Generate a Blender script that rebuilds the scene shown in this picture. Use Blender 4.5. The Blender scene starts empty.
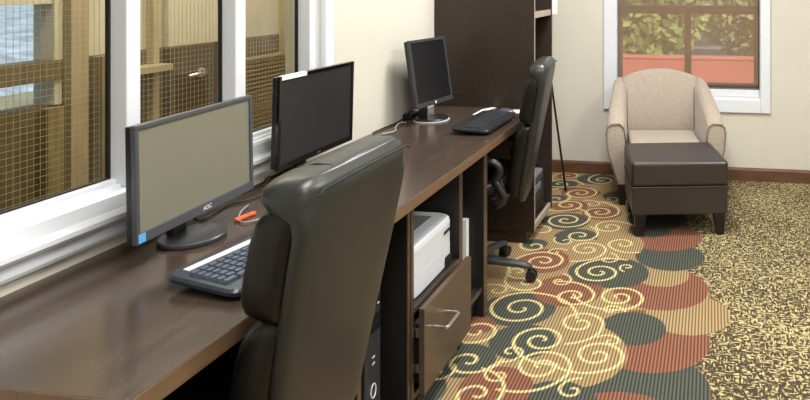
import bpy, bmesh, math, random
import numpy as np
from mathutils import Vector, Matrix
random.seed(7)
C = bpy.context.scene.collection
PI = math.pi

# ------------------------------------------------------------------ materials
def lin(c):
    return tuple(((v/255.0)/12.92 if v/255.0 <= 0.04045 else ((v/255.0+0.055)/1.055)**2.4) for v in c)

def mat(name, rgb, rough=0.5, metal=0.0, spec=0.5, var=0.0, vscale=8.0, stretch=(1,1,1), bump=0.0, bscale=60.0, coat=0.0, coat_rough=0.1, sheen=0.0):
    m = bpy.data.materials.new(name); m.use_nodes = True
    nt = m.node_tree; b = nt.nodes['Principled BSDF']
    b.inputs['Base Color'].default_value = (*lin(rgb), 1)
    b.inputs['Roughness'].default_value = rough
    b.inputs['Metallic'].default_value = metal
    b.inputs['Specular IOR Level'].default_value = spec
    b.inputs['Coat Weight'].default_value = coat
    b.inputs['Coat Roughness'].default_value = coat_rough
    b.inputs['Sheen Weight'].default_value = sheen
    tc = nt.nodes.new('ShaderNodeTexCoord')
    mp = nt.nodes.new('ShaderNodeMapping'); mp.inputs['Scale'].default_value = stretch
    nt.links.new(tc.outputs['Object'], mp.inputs['Vector'])
    if var > 0:
        n = nt.nodes.new('ShaderNodeTexNoise'); n.inputs['Scale'].default_value = vscale; n.inputs['Detail'].default_value = 5
        nt.links.new(mp.outputs['Vector'], n.inputs['Vector'])
        r = nt.nodes.new('ShaderNodeValToRGB')
        l = lin(rgb)
        r.color_ramp.elements[0].position = 0.3; r.color_ramp.elements[1].position = 0.7
        r.color_ramp.elements[0].color = (*[max(0, v*(1-var)) for v in l], 1)
        r.color_ramp.elements[1].color = (*[min(1, v*(1+var)) for v in l], 1)
        nt.links.new(n.outputs['Fac'], r.inputs['Fac']); nt.links.new(r.outputs['Color'], b.inputs['Base Color'])
    if bump > 0:
        n2 = nt.nodes.new('ShaderNodeTexNoise'); n2.inputs['Scale'].default_value = bscale; n2.inputs['Detail'].default_value = 3
        nt.links.new(mp.outputs['Vector'], n2.inputs['Vector'])
        bp = nt.nodes.new('ShaderNodeBump'); bp.inputs['Strength'].default_value = bump; bp.inputs['Distance'].default_value = 0.002
        nt.links.new(n2.outputs['Fac'], bp.inputs['Height']); nt.links.new(bp.outputs['Normal'], b.inputs['Normal'])
    return m

M = {}
M['wall'] = mat('cream wall paint', (206, 202, 189), 0.75, var=0.03, vscale=3, bump=0.08, bscale=180)
M['ceiling'] = mat('white ceiling', (238, 236, 230), 0.9, var=0.02)
M['white'] = mat('white painted trim', (220, 224, 230), 0.3, var=0.015, vscale=6)
M['wood'] = mat('espresso laminate', (46, 37, 30), 0.42, var=0.18, vscale=9, stretch=(5, 0.7, 5), spec=0.45, bump=0.05, bscale=40)
M['top'] = mat('espresso worktop', (68, 56, 48), 0.2, var=0.22, vscale=7, stretch=(7, 0.8, 5), spec=0.55, bump=0.03, bscale=25)
M['inner'] = mat('near black panel', (22, 20, 18), 0.5, var=0.1)  # near-black inner panels behind brown front edges
M['drawer'] = mat('brown drawer laminate', (78, 63, 51), 0.32, var=0.15, vscale=8, stretch=(5, 0.8, 5))
M['edge'] = mat('lighter brown edge band', (112, 88, 66), 0.35, var=0.15, vscale=12, stretch=(4, 1, 4))  # edge band in a lighter brown than the top
M['basewood'] = mat('walnut baseboard', (96, 66, 48), 0.4, var=0.2, vscale=8, stretch=(1, 6, 6))
M['shelfedge'] = mat('bookcase edge light catch', (162, 149, 135), 0.5, var=0.08)  # paler than the wood to paint the light caught on front edges
M['leather'] = mat('black leather', (14, 14, 14), 0.32, spec=0.4, bump=0.12, bscale=220, var=0.1, vscale=5)
M['leather_shell'] = mat('black smooth leather', (33, 36, 35), 0.38, spec=0.6, bump=0.05, bscale=200, var=0.06, vscale=3)
M['brownleather'] = mat('dark brown leather', (50, 42, 40), 0.36, spec=0.6, bump=0.1, bscale=180, var=0.08, vscale=5)
M['seam'] = mat('black seam', (12, 12, 12), 0.6)
M['plastic'] = mat('black plastic', (22, 23, 25), 0.35, var=0.05)
M['plastic_g'] = mat('graphite plastic', (52, 54, 58), 0.4, var=0.05)
M['plastic_gray'] = mat('grey satin plastic', (70, 72, 77), 0.35, var=0.04)
M['armgrey'] = mat('grey chair plastic', (58, 62, 66), 0.4, var=0.06)
M['gloss'] = mat('gloss black plastic', (12, 12, 13), 0.1, spec=0.6)
M['screen'] = mat('matte off screen with painted reflection', (118, 116, 100), 0.4, spec=0.4, var=0.03, vscale=2)  # grey base colour carries the bright opposite wall's reflection
M['screen_dark'] = mat('dark switched off screen', (42, 42, 42), 0.3, spec=0.35)
M['screen_black'] = mat('black switched off screen', (22, 22, 25), 0.35, spec=0.3)
M['key'] = mat('charcoal keys', (66, 76, 92), 0.4, spec=0.6)
M['kb'] = mat('keyboard body', (38, 46, 60), 0.35, spec=0.6)
M['kb2'] = mat('black keyboard', (30, 33, 38), 0.4)
M['silver'] = mat('brushed nickel', (205, 203, 198), 0.28, metal=1.0, var=0.04, vscale=20)
M['silverp'] = mat('silver plastic', (228, 230, 234), 0.3, var=0.02)
M['printer'] = mat('white printer plastic', (206, 211, 218), 0.35, var=0.015)
M['pgrey'] = mat('grey printer plastic', (110, 113, 118), 0.45, var=0.03)
M['dark'] = mat('dark plastic and recess shade', (14, 14, 14), 0.6)
M['paper'] = mat('white paper', (240, 240, 238), 0.7, var=0.02)
M['orange'] = mat('orange plastic', (232, 104, 62), 0.45, var=0.05)
M['blue'] = mat('blue sticker', (90, 165, 225), 0.4, var=0.1, vscale=40)
M['rubber'] = mat('black rubber', (18, 18, 18), 0.55)
M['cablegrey'] = mat('grey cable', (150, 150, 148), 0.5)
M['fabric'] = mat('beige woven upholstery', (165, 153, 139), 0.9, var=0.16, vscale=70, stretch=(1, 1, 2.2), bump=0.35, bscale=170, sheen=0.2)
M['piping'] = mat('tan piping', (138, 120, 100), 0.8)
M['leg'] = mat('black lacquered wood', (20, 18, 18), 0.35)
M['bronze'] = mat('bronze window frame', (82, 60, 48), 0.5, var=0.1)
M['redwall'] = mat('salmon stucco', (226, 124, 100), 0.85, var=0.06, vscale=2)
M['leaf'] = mat('yellow green leaves', (150, 160, 84), 0.7, var=0.45, vscale=3)  # the leaves' own yellow green
M['leaf2'] = mat('olive leaves', (168, 164, 110), 0.7, var=0.35, vscale=3)
M['bark'] = mat('bark', (92, 78, 62), 0.9, var=0.3)
M['ground'] = mat('pale outdoor ground', (150, 142, 120), 0.9, var=0.2, vscale=1.5)
M['snow'] = mat('snowy hillside', (168, 180, 198), 0.8, var=0.4, vscale=3)
M['vdark'] = mat('dark brown wainscot', (92, 79, 57), 0.6, var=0.25, vscale=5, stretch=(1, 5, 0.6))
M['vbeige'] = mat('beige lobby wall', (184, 177, 160), 0.8, var=0.05)
M['ochre'] = mat('ochre timber and painted reflection', (126, 110, 78), 0.6, var=0.2, vscale=6, stretch=(3, 3, 0.6))
M['oak'] = mat('tan timber', (160, 145, 120), 0.55, var=0.15, vscale=6, stretch=(3, 3, 0.6))
M['doorwood'] = mat('dark door wood', (70, 54, 38), 0.5, var=0.25, vscale=6, stretch=(1, 5, 0.7))
M['wire'] = mat('cream screen wire', (176, 168, 146), 0.5)
M['gasket'] = mat('black gasket', (25, 24, 22), 0.6)
M['slat'] = mat('brown slats', (124, 104, 72), 0.6, var=0.15, vscale=5)

def glass_mat(name, tint=(245, 245, 235), refl=0.08):
    m = bpy.data.materials.new(name); m.use_nodes = True; nt = m.node_tree
    nt.nodes.remove(nt.nodes['Principled BSDF']); out = nt.nodes['Material Output']
    t = nt.nodes.new('ShaderNodeBsdfTransparent'); t.inputs['Color'].default_value = (*lin(tint), 1)
    g = nt.nodes.new('ShaderNodeBsdfGlossy'); g.inputs['Roughness'].default_value = 0.02
    mx = nt.nodes.new('ShaderNodeMixShader'); lw = nt.nodes.new('ShaderNodeLayerWeight'); pw = nt.nodes.new('ShaderNodeMath'); pw.operation = 'POWER'; pw.inputs[1].default_value = 5.0
    fr = nt.nodes.new('ShaderNodeMath'); fr.operation = 'MULTIPLY_ADD'; fr.inputs[1].default_value = 0.9; fr.inputs[2].default_value = 0.03
    nt.links.new(lw.outputs['Facing'], pw.inputs[0]); nt.links.new(pw.outputs[0], fr.inputs[0]); nt.links.new(fr.outputs[0], mx.inputs[0]); nt.links.new(t.outputs[0], mx.inputs[1]); nt.links.new(g.outputs[0], mx.inputs[2])
    nt.links.new(mx.outputs[0], out.inputs['Surface'])
    return m
M['glass'] = glass_mat('window glass', (242, 239, 226))
M['glass2'] = glass_mat('clear glass', (248, 250, 250))

def shade_mat():
    m = bpy.data.materials.new('solar shade cloth'); m.use_nodes = True; nt = m.node_tree
    b = nt.nodes['Principled BSDF']; out = nt.nodes['Material Output']
    b.inputs['Base Color'].default_value = (*lin((186, 158, 126)), 1); b.inputs['Roughness'].default_value = 0.9
    t = nt.nodes.new('ShaderNodeBsdfTransparent')
    tl = nt.nodes.new('ShaderNodeBsdfTranslucent'); tl.inputs['Color'].default_value = (*lin((206, 180, 148)), 1)
    m0 = nt.nodes.new('ShaderNodeMixShader'); m0.inputs[0].default_value = 0.4
    nt.links.new(b.outputs[0], m0.inputs[1]); nt.links.new(tl.outputs[0], m0.inputs[2])
    tc = nt.nodes.new('ShaderNodeTexCoord'); n = nt.nodes.new('ShaderNodeTexNoise'); n.inputs['Scale'].default_value = 260
    nt.links.new(tc.outputs['Object'], n.inputs['Vector'])
    mr = nt.nodes.new('ShaderNodeMapRange'); mr.inputs['To Min'].default_value = 0.55; mr.inputs['To Max'].default_value = 0.78
    nt.links.new(n.outputs['Fac'], mr.inputs['Value'])
    mx = nt.nodes.new('ShaderNodeMixShader')
    nt.links.new(mr.outputs[0], mx.inputs[0]); nt.links.new(m0.outputs[0], mx.inputs[1]); nt.links.new(t.outputs[0], mx.inputs[2])
    nt.links.new(mx.outputs[0], out.inputs['Surface'])
    return m
M['shade'] = shade_mat()

# ------------------------------------------------------------------ mesh helpers
class MB:
    def __init__(s): s.bm = bmesh.new()
    def box(s, a, b, mtx=None):
        vs = [(x, y, z) for x in (a[0], b[0]) for y in (a[1], b[1]) for z in (a[2], b[2])]
        v = [s.bm.verts.new(Vector(p) if mtx is None else mtx @ Vector(p)) for p in vs]
        for f in ((0, 1, 3, 2), (4, 6, 7, 5), (0, 4, 5, 1), (2, 3, 7, 6), (0, 2, 6, 4), (1, 5, 7, 3)):
            s.bm.faces.new([v[i] for i in f])
        return s
    def ring(s, pts): return [s.bm.verts.new(p) for p in pts]
    def loft(s, rings, cap=True, closed=True):
        R = [s.ring(r) for r in rings]
        n = len(R[0])
        for a, b in zip(R, R[1:]):
            for i in range(n if closed else n-1):
                s.bm.faces.new((a[i], a[(i+1) % n], b[(i+1) % n], b[i]))
        if cap:
            s.bm.faces.new(list(reversed(R[0]))); s.bm.faces.new(R[-1])
        return s
    def tube(s, path, r, n=8, cap=True):
        P = [Vector(p) for p in path]; rs = r if isinstance(r, (list, tuple)) else [r]*len(P)
        rings = []; up = None
        for i, p in enumerate(P):
            d = (P[min(i+1, len(P)-1)] - P[max(i-1, 0)]).normalized()
            if up is None:
                up = d.orthogonal().normalized()
            up = (up - d*up.dot(d)).normalized(); w = d.cross(up)
            rings.append([p + (up*math.cos(2*PI*k/n) + w*math.sin(2*PI*k/n))*rs[i] for k in range(n)])
        return s.loft(rings, cap)
    def lathe(s, prof, c=(0, 0, 0), n=28, sy=1.0):
        rings = [[(c[0]+r*math.cos(2*PI*k/n), c[1]+sy*r*math.sin(2*PI*k/n), c[2]+z) for k in range(n)] for r, z in prof]
        return s.loft(rings, True)
    def prism(s, pts, axis, a, b):
        # pts 2d in the other two axes (cyclic order), extruded along axis from a to b
        def mk(p, t):
            if axis == 'x': return (t, p[0], p[1])
            if axis == 'y': return (p[0], t, p[1])
            return (p[0], p[1], t)
        return s.loft([[mk(p, a) for p in pts], [mk(p, b) for p in pts]])
    def obj(s, name, m, parent=None, bevel=0.0, seg=2, smooth=False, sub=0):
        bmesh.ops.recalc_face_normals(s.bm, faces=s.bm.faces)
        me = bpy.data.meshes.new(name); s.bm.to_mesh(me); s.bm.free()
        o = bpy.data.objects.new(name, me); C.objects.link(o)
        if isinstance(m, (list, tuple)):
            for x in m: me.materials.append(x)
        else: me.materials.append(m)
        if parent: o.parent = parent
        if smooth:
            for p in me.polygons: p.use_smooth = True
        if bevel > 0:
            b = o.modifiers.new('bevel', 'BEVEL'); b.width = bevel; b.segments = seg; b.limit_method = 'ANGLE'; b.angle_limit = math.radians(40)
            b.harden_normals = False
        if sub:
            q = o.modifiers.new('sub', 'SUBSURF'); q.levels = sub; q.render_levels = sub
        return o

def box(name, a, b, m, parent=None, bevel=0.0, seg=2, mtx=None):
    return MB().box(a, b, mtx).obj(name, m, parent, bevel, seg)

def thing(name, label, cat, loc=(0, 0, 0), rotz=0.0, group=None):
    o = bpy.data.objects.new(name, None); o.empty_display_size = 0.1; C.objects.link(o)
    o.location = loc; o.rotation_euler = (0, 0, rotz); o['label'] = label; o['category'] = cat
    if group: o['group'] = group
    return o
def tag(o, label, cat, group=None, kind=None):
    o['label'] = label; o['category'] = cat
    if group: o['group'] = group
    if kind: o['kind'] = kind
    return o
def struct(o, label=None, cat=None):
    o['kind'] = 'structure'
    if label: o['label'] = label
    if cat: o['category'] = cat
    return o
def sell(cx, cy, z, hx, hy, e=5.0, n=28):
    out = []
    for k in range(n):
        t = 2*PI*(k+0.5)/n; c, s_ = math.cos(t), math.sin(t)
        out.append((cx + hx*math.copysign(abs(c)**(2/e), c), cy + hy*math.copysign(abs(s_)**(2/e), s_), z))
    return out
def dup(root, loc, rotz, label):
    r = root.copy(); C.objects.link(r); r.location = loc; r.rotation_euler = (0, 0, rotz); r['label'] = label
    for ch in list(root.children):
        c = ch.copy(); C.objects.link(c); c.parent = r
        for g in list(ch.children):
            d = g.copy(); C.objects.link(d); d.parent = c
    return r

YB = 5.143            # back wall
XR, YF, ZC = 3.9, -1.9, 2.7
# ------------------------------------------------------------------ floor with woven pattern
def build_floor():
    xs = np.concatenate([[-0.15], np.arange(0.34, 1.80, 0.004), np.linspace(1.9, XR+0.15, 10)])
    ys = np.concatenate([[YF-0.15], np.linspace(-1.0, 1.9, 8), np.arange(2.0, 5.17, 0.0055), [YB+0.15]])
    nx, ny = len(xs), len(ys)
    GX, GY = np.meshgrid(xs, ys)
    X = GX.ravel(); Y = GY.ravel()
    tan, rust, dk = np.array(lin((148, 126, 92))), np.array(lin((124, 83, 66))), np.array(lin((74, 77, 69)))
    cream = np.array(lin((206, 188, 134)))
    col = np.tile(tan, (len(X), 1)); spk = np.ones(len(X))
    wob = 0.012*np.sin(X*71+Y*33) + 0.008*np.sin(Y*97-X*40)
    # the scroll ground left of the discs
    edge = np.interp(Y, [1.9, 2.4, 3.0, 3.6, 4.2, 4.8, 5.2], [1.40, 1.33, 1.31, 1.24, 1.18, 1.04, 0.95])
    a0 = np.clip((edge - X)/0.006, 0, 1); spk = spk*(1-a0)
    def disc(c, x, y, r, w=0.0):
        nonlocal col, spk
        d = np.hypot(X-x, Y-y) + w*wob
        a = np.clip((r-d)/0.005+0.5, 0, 1)
        col = col*(1-a[:, None]) + c[None, :]*a[:, None]; spk = spk*(1-a)
    right = [(dk, 1.30, 2.44, .27), (rust, 1.27, 2.16, .25), (rust, 1.318, 2.788, .246), (tan, 1.465, 3.027, .187), (rust, 1.325, 3.268, .232), (tan, 1.319, 3.414, .141),
             (dk, 1.349, 3.648, .186), (rust, 1.297, 3.927, .215), (dk, 1.24, 4.22, .19), (tan, 1.15, 4.5, .17), (rust, 1.02, 4.8, .17),
             (dk, 1.08, 3.40, .18), (tan, 0.98, 3.763, .22), (dk, 1.24, 2.863, .139), (tan, 0.999, 2.631, .246), (dk, 1.03, 2.28, .16), (dk, 1.205, 4.016, .124)]
    for c, x, y, r in right: disc(c, x, y, r, 0.10)
    left = [(dk, .715, 2.959, .165), (rust, .895, 3.169, .165), (rust, .698, 3.466, .136), (dk, 1.0, 3.397, .15), (dk, .806, 2.688, .135), (dk, .626, 2.517, .12),
            (rust, .80, 2.363, .135), (rust, .58, 2.783, .08), (dk, .687, 4.086, .147), (dk, .799, 3.838, .127), (rust, .70, 3.522, .12), (tan, .88, 3.686, .132),
            (dk, .595, 3.70, .07), (rust, .668, 4.67, .14), (rust, .653, 4.365, .118), (rust, .882, 4.265, .127), (dk, .495, 4.834, .116), (rust, .496, 5.042, .083),
            (tan, .822, 4.813, .115), (dk, .714, 5.0, .135), (dk, .532, 4.514, .068), (tan, .555, 3.115, .08), (tan, 1.01, 2.878, .105), (dk, .50, 2.30, .13), (dk, .93, 4.62, .1)]
    for c, x, y, r in left: disc(c, x, y, r)
    SP = [(.724, 2.96, .142), (.931, 3.112, .092), (1.008, 3.391, .11), (.695, 3.479, .112), (1.011, 2.869, .092), (.836, 3.259, .044), (.687, 3.212, .075),
          (.561, 3.115, .048), (.597, 2.735, .086), (.88, 2.707, .102), (.786, 2.601, .044), (.64, 2.512, .07), (.927, 2.524, .108), (.743, 2.315, .084), (.784, 2.44, .04),
          (.558, 2.417, .04), (1.125, 2.633, .102), (1.164, 2.745, .034), (1.075, 2.392, .042), (1.08, 3.777, .076), (.894, 3.674, .096), (1.028, 3.559, .044),
          (1.144, 3.136, .112), (1.14, 3.474, .03), (1.126, 3.006, .034), (.683, 4.104, .12), (.969, 4.028, .092), (.818, 3.864, .08), (.753, 3.769, .044),
          (.573, 3.914, .075), (.595, 3.67, .065), (.866, 4.281, .11), (.73, 3.606, .036), (.665, 4.647, .113), (.636, 4.383, .09), (.789, 4.428, .048),
          (.481, 4.832, .09), (.496, 5.042, .085), (.767, 4.98, .092), (.537, 4.493, .065), (.897, 4.551, .045), (.60, 3.33, .05)]
    rs = random.Random(3)
    for i, (x, y, R) in enumerate(SP):
        R *= 1.1
        hand = 1 if i % 2 else -1; ph = rs.uniform(0, 2*PI)
        turns = min(2.0, max(1.05, R/0.062)); tm = 2*PI*turns; tail = 1.7
        sel = np.where((abs(X-x) < R*2.1+0.03) & (abs(Y-y) < R*2.1+0.03))[0]
        dx, dy = X[sel]-x, Y[sel]-y
        rho = np.hypot(dx, dy); phi = (hand*np.arctan2(dy, dx) + ph) % (2*PI)
        best = np.full(len(sel), 9.0)
        for k in range(int(turns)+3):
            t = phi + 2*PI*k
            r = np.where(t <= tm, R*(t/tm), R*(1 + 0.75*((np.clip(t-tm, 0, tail))/tail)**1.6))
            ok = (t <= tm+tail) & (t > 0.9)
            best = np.minimum(best, np.where(ok, abs(rho-r), 9.0))
        hw = 0.0072 if R > 0.06 else 0.0058
        a = np.clip((hw-best)/0.004+0.5, 0, 1)*(X[sel] < edge[sel]+0.03)
        col[sel] = col[sel]*(1-a[:, None]) + cream[None, :]*a[:, None]; spk[sel] = spk[sel]*(1-a)
    verts = np.stack([X, Y, np.zeros_like(X)], 1)
    idx = np.arange(nx*ny).reshape(ny, nx)
    faces = np.stack([idx[:-1, :-1], idx[:-1, 1:], idx[1:, 1:], idx[1:, :-1]], -1).reshape(-1, 4)
    me = bpy.data.meshes.new('floor')
    me.vertices.add(len(verts)); me.vertices.foreach_set('co', verts.ravel())
    me.loops.add(faces.size); me.loops.foreach_set('vertex_index', faces.ravel())
    me.polygons.add(len(faces)); me.polygons.foreach_set('loop_start', np.arange(len(faces))*4)
    me.update(calc_edges=True); me.validate()
    ca = me.attributes.new('weave', 'FLOAT_COLOR', 'POINT')
    ca.data.foreach_set('color', np.concatenate([col, spk[:, None]], 1).astype(np.float32).ravel())
    o = bpy.data.objects.new('floor', me); C.objects.link(o)
    m = bpy.data.materials.new('patterned carpet'); m.use_nodes = True; nt = m.node_tree; N = nt.nodes; L = nt.links
    b = N['Principled BSDF']; b.inputs['Roughness'].default_value = 0.95; b.inputs['Specular IOR Level'].default_value = 0.1
    at = N.new('ShaderNodeAttribute'); at.attribute_name = 'weave'
    tc = N.new('ShaderNodeTexCoord')
    sx = N.new('ShaderNodeSeparateXYZ'); L.new(tc.outputs['Object'], sx.inputs[0])
    def math_(op, a, b_=None, clamp=False):
        n = N.new('ShaderNodeMath'); n.operation = op; n.use_clamp = clamp
        for i, v in enumerate((a, b_)):
            if v is None: continue
            if isinstance(v, (int, float)): n.inputs[i].default_value = v
            else: L.new(v, n.inputs[i])
        return n.outputs[0]
    # ribs running down the room
    s = math_('SINE', math_('MULTIPLY', sx.outputs[0], 2*PI/0.0138))
    rib = math_('ADD', math_('MULTIPLY', math_('MULTIPLY', s, 2.2), 0.5), 0.62, True)
    ribv = math_('ADD', math_('MULTIPLY', rib, 0.78), 0.46)
    mulc = N.new('ShaderNodeVectorMath'); mulc.operation = 'SCALE'
    L.new(at.outputs['Color'], mulc.inputs[0]); L.new(ribv, mulc.inputs['Scale'])
    # dashes
    def noise(scl, off):
        mp = N.new('ShaderNodeMapping'); mp.inputs['Scale'].default_value = scl; mp.inputs['Location'].default_value = off
        L.new(tc.outputs['Object'], mp.inputs[0])
        n = N.new('ShaderNodeTexNoise'); n.inputs['Scale'].default_value = 1.0; n.inputs['Detail'].default_value = 1.0
        L.new(mp.outputs[0], n.inputs['Vector']); return n.outputs['Fac']
    n1 = noise((112, 34, 1), (0, 0, 0)); n2 = noise((34, 112, 1), (7, 3, 0)); n3 = noise((30, 30, 1), (2, 9, 0)); n4 = noise((2.2, 2.2, 1), (5, 1, 0))
    pick = math_('MULTIPLY', math_('SUBTRACT', n3, 0.5), 25.0); pick = math_('ADD', pick, 0.5, True)
    mixn = N.new('ShaderNodeMix'); mixn.data_type = 'FLOAT'
    L.new(pick, mixn.inputs[0]); L.new(n1, mixn.inputs[2]); L.new(n2, mixn.inputs[3])
    val = math_('ADD', mixn.outputs[0], math_('MULTIPLY', math_('SUBTRACT', n4, 0.5), 0.14))
    rp = N.new('ShaderNodeValToRGB'); rp.color_ramp.interpolation = 'LINEAR'
    e = rp.color_ramp.elements
    e[0].position = 0.472; e[0].color = (*lin((66, 55, 47)), 1)
    e[1].position = 0.515; e[1].color = (*lin((112, 98, 68)), 1)
    for p, c in ((0.54, (120, 110, 76)), (0.58, (180, 167, 122))):
        q = e.new(p); q.color = (*lin(c), 1)
    L.new(val, rp.inputs[0])
    mx = N.new('ShaderNodeMix'); mx.data_type = 'RGBA'
    L.new(at.outputs['Alpha'], mx.inputs[0]); L.new(mulc.outputs[0], mx.inputs[6]); L.new(rp.outputs[0], mx.inputs[7])
    L.new(mx.outputs[2], b.inputs['Base Color'])
    nb = noise((300, 300, 1), (0, 0, 0)); bp = N.new('ShaderNodeBump'); bp.inputs['Strength'].default_value = 0.3; bp.inputs['Distance'].default_value = 0.003
    L.new(nb, bp.inputs['Height']); L.new(bp.outputs[0], b.inputs['Normal'])
    me.materials.append(m)
    struct(o)
build_floor()

# ------------------------------------------------------------------ room shell
WZ0, WZ1 = 0.765, 2.25     # left window opening (casing sits over it)
WY0, WY1 = 0.42, 2.555
b = MB()
b.box((-0.16, YF, 0), (0, YB+0.16, 0.80)); b.box((-0.16, YF, 2.2), (0, YB+0.16, ZC))
b.box((-0.16, YF, 0.80), (0, WY0, 2.2)); b.box((-0.16, WY1, 0.80), (0, YB+0.16, 2.2))
struct(b.obj('wall_left', M['wall']))
B0, B1, BZ0, BZ1 = 0.80, 1.955, 0.54, 2.05
b = MB()
b.box((0, YB, 0), (B0, YB+0.16, ZC)); b.box((B1, YB, 0), (XR+0.16, YB+0.16, ZC))
b.box((B0, YB, 0), (B1, YB+0.16, BZ0)); b.box((B0, YB, BZ1), (B1, YB+0.16, ZC))
struct(b.obj('wall_back', M['wall']))
struct(box('wall_right', (XR, YF, 0), (XR+0.16, YB, ZC), M['wall']))
struct(box('wall_front', (0, YF-0.16, 0), (XR+0.16, YF, ZC), M['wall']))
struct(box('ceiling', (-0.16, YF-0.16, ZC), (XR+0.16, YB+0.16, ZC+0.1), M['ceiling']))
def base_prof(name, along, a, bb, side):
    p = [(0, 0), (0.016, 0), (0.016, 0.078), (0.012, 0.088), (0.006, 0.094), (0, 0.094)]
    q = MB()
    if along == 'x': q.prism([(YB - u, v) for u, v in p], 'x', a, bb)
    elif side == 'l': q.prism([(u, v) for u, v in p], 'y', a, bb)
    else: q.prism([(XR-u, v) for u, v in p], 'y', a, bb)
    return struct(q.obj(name, M['basewood']))
base_prof('baseboard_back', 'x', 0.017, XR-0.017, '')
base_prof('baseboard_left', 'y', 4.14, YB, 'l')
base_prof('baseboard_right', 'y', YF, YB, 'r')

# ------------------------------------------------------------------ left window
w1 = thing('window_1', 'wide white three-pane window with wire screens beside the desk', 'window', (0, 1.6, 0.8)); struct(w1)
OY, OZ = -1.6, -0.8
def wl(bm): 
    bmesh.ops.translate(bm.bm, verts=bm.bm.verts, vec=(0, OY, OZ)); return bm
# apron, nose, sloped sill, lower sash as one moulded profile extruded along the wall
prof = [(0.0, 0.79), (0.014, 0.79), (0.018, 0.80), (0.018, 0.826), (0.030, 0.832), (0.036, 0.842), (0.034, 0.853), (0.012, 0.862), (0.006, 0.896), (0.0, 0.904), (-0.02, 0.906), (-0.055, 0.909), (-0.055, 0.80), (0.0, 0.80)]
wl(MB().prism(prof, 'y', WY0-0.08, 2.617)).obj('window_sill', M['white'], w1)
wl(MB().box((-0.07, WY0, 0.88), (-0.02, WY1, 0.912)).box((-0.06, WY0, 0.90), (-0.035, WY1, 0.926))).obj('bottom_rail', M['white'], w1, 0.004)
wl(MB().box((-0.07, WY0, 2.13), (0.0, WY1, 2.2)).box((-0.02, WY0-0.08, 2.17), (0.022, 2.617, 2.27))).obj('head_casing', M['white'], w1, 0.004)
for (y0, y1) in ((1.621, 1.667), (2.05, 2.10)):
    q = MB().box((-0.07, y0, 0.905), (0.0, y1, 2.17))
    wl(q).obj('mullion', M['white'], w1, 0.004)
q = MB().box((-0.075, 2.474, 0.905), (0.0, 2.512, 2.17)).box((-0.075, 2.512, 0.85), (-0.012, 2.56, 2.2)).box((-0.02, 2.556, 0.842), (0.02, 2.617, 2.2))
wl(q).obj('jamb', M['white'], w1, 0.004)
q = MB().box((-0.075, WY0, 0.905), (0.0, WY0+0.05, 2.17)).box((-0.02, WY0-0.08, 0.842), (0.02, WY0, 2.2))
wl(q).obj('jamb', M['white'], w1, 0.004)
panes = [(WY0+0.0505, 1.6205), (1.6675, 2.0495), (2.1005, 2.4735)]
for (y0, y1) in panes:
    g = wl(MB().box((-0.058, y0, 0.912), (-0.054, y1, 2.14))).obj('pane', M['glass'], w1)
    wl(MB().box((-0.062, y0, 0.905), (-0.05, y0+0.006, 2.14)).box((-0.062, y1-0.006, 0.905), (-0.05, y1, 2.14)).box((-0.062, y0, 0.918), (-0.05, y1, 0.930))).obj('gasket', M['gasket'], w1)
    s = MB(); t = 0.0004; xw = -0.085
    n = int((y1-y0)/0.0165)
    for i in range(n+1):
        yy = y0 + (y1-y0)*i/n; s.box((xw-t, yy-t, 0.91), (xw+t, yy+t, 2.14))
    n = int(1.23/0.0165)
    for i in range(n+1):
        zz = 0.91 + 1.23*i/n; s.box((xw-t, y0, zz-t), (xw+t, y1, zz+t))
    wl(s).obj('wire_screen', M['wire'], w1)

# lobby seen through the left window
VX = -1.6
b = MB()
vy0, vy1, vz0, vz1 = 2.35, 2.85, 0.87, 2.0
b.box((VX-0.1, -1.0, 1.085), (VX, vy0, ZC)).box((VX-0.1, vy1, 1.085), (VX, 7.5, ZC)).box((VX-0.1, vy0, vz1), (VX, vy1, ZC))
struct(b.obj('wall_lobby', M['vbeige']))
b = MB()
b.box((VX-0.1, -1.0, 0), (VX, vy0, 1.085)).box((VX-0.1, vy1, 0), (VX, 7.5, 1.084)).box((VX-0.1, vy0, 0), (VX, vy1, vz0))
struct(b.obj('trim_wainscot', M['vdark']))
struct(box('floor_lobby', (VX-0.1, -1.0, -0.05), (-0.16, 7.5, 0), M['vdark']))
struct(box('ceiling_lobby', (VX-0.1, -1.0, ZC), (-0.16, 7.5, ZC+0.1), M['ceiling']))
struct(box('wall_lobby_end', (VX, 7.5, 0), (-0.16, 7.6, ZC), M['vbeige']))
struct(box('wall_lobby_start', (VX, -1.1, 0), (-0.16, -1.0, ZC), M['vbeige']))
w3 = thing('window_3', 'small far window showing blue sky and snow through the wire screen', 'window', (VX, 2.6, 0.9)); struct(w3)
def off(bm, v): bmesh.ops.translate(bm.bm, verts=bm.bm.verts, vec=v); return bm
o3 = (-VX, -2.6, -0.9)
off(MB().box((VX-0.1, vy0, 1.36), (VX+0.01, vy1, 1.385)).box((VX-0.1, vy0, vz0), (VX+0.02, vy0+0.03, vz1)).box((VX-0.1, vy1-0.012, vz0), (VX+0.02, vy1+0.025, vz1)), o3).obj('window_frame', M['vbeige'], w3)
off(MB().box((VX-0.08, vy0, 0.99), (VX+0.03, vy1+0.02, 1.086)), o3).obj('middle_rail', M['vdark'], w3)
off(MB().box((VX-0.06, vy0+0.03, vz0), (VX-0.055, vy1-0.012, vz1)), o3).obj('pane', M['glass2'], w3)
b = MB().box((VX, 2.90, 0), (VX+0.05, 2.99, ZC)).box((VX, 3.40, 0), (VX+0.05, 3.44, ZC))
struct(b.obj('trim_1', M['oak']))
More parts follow.
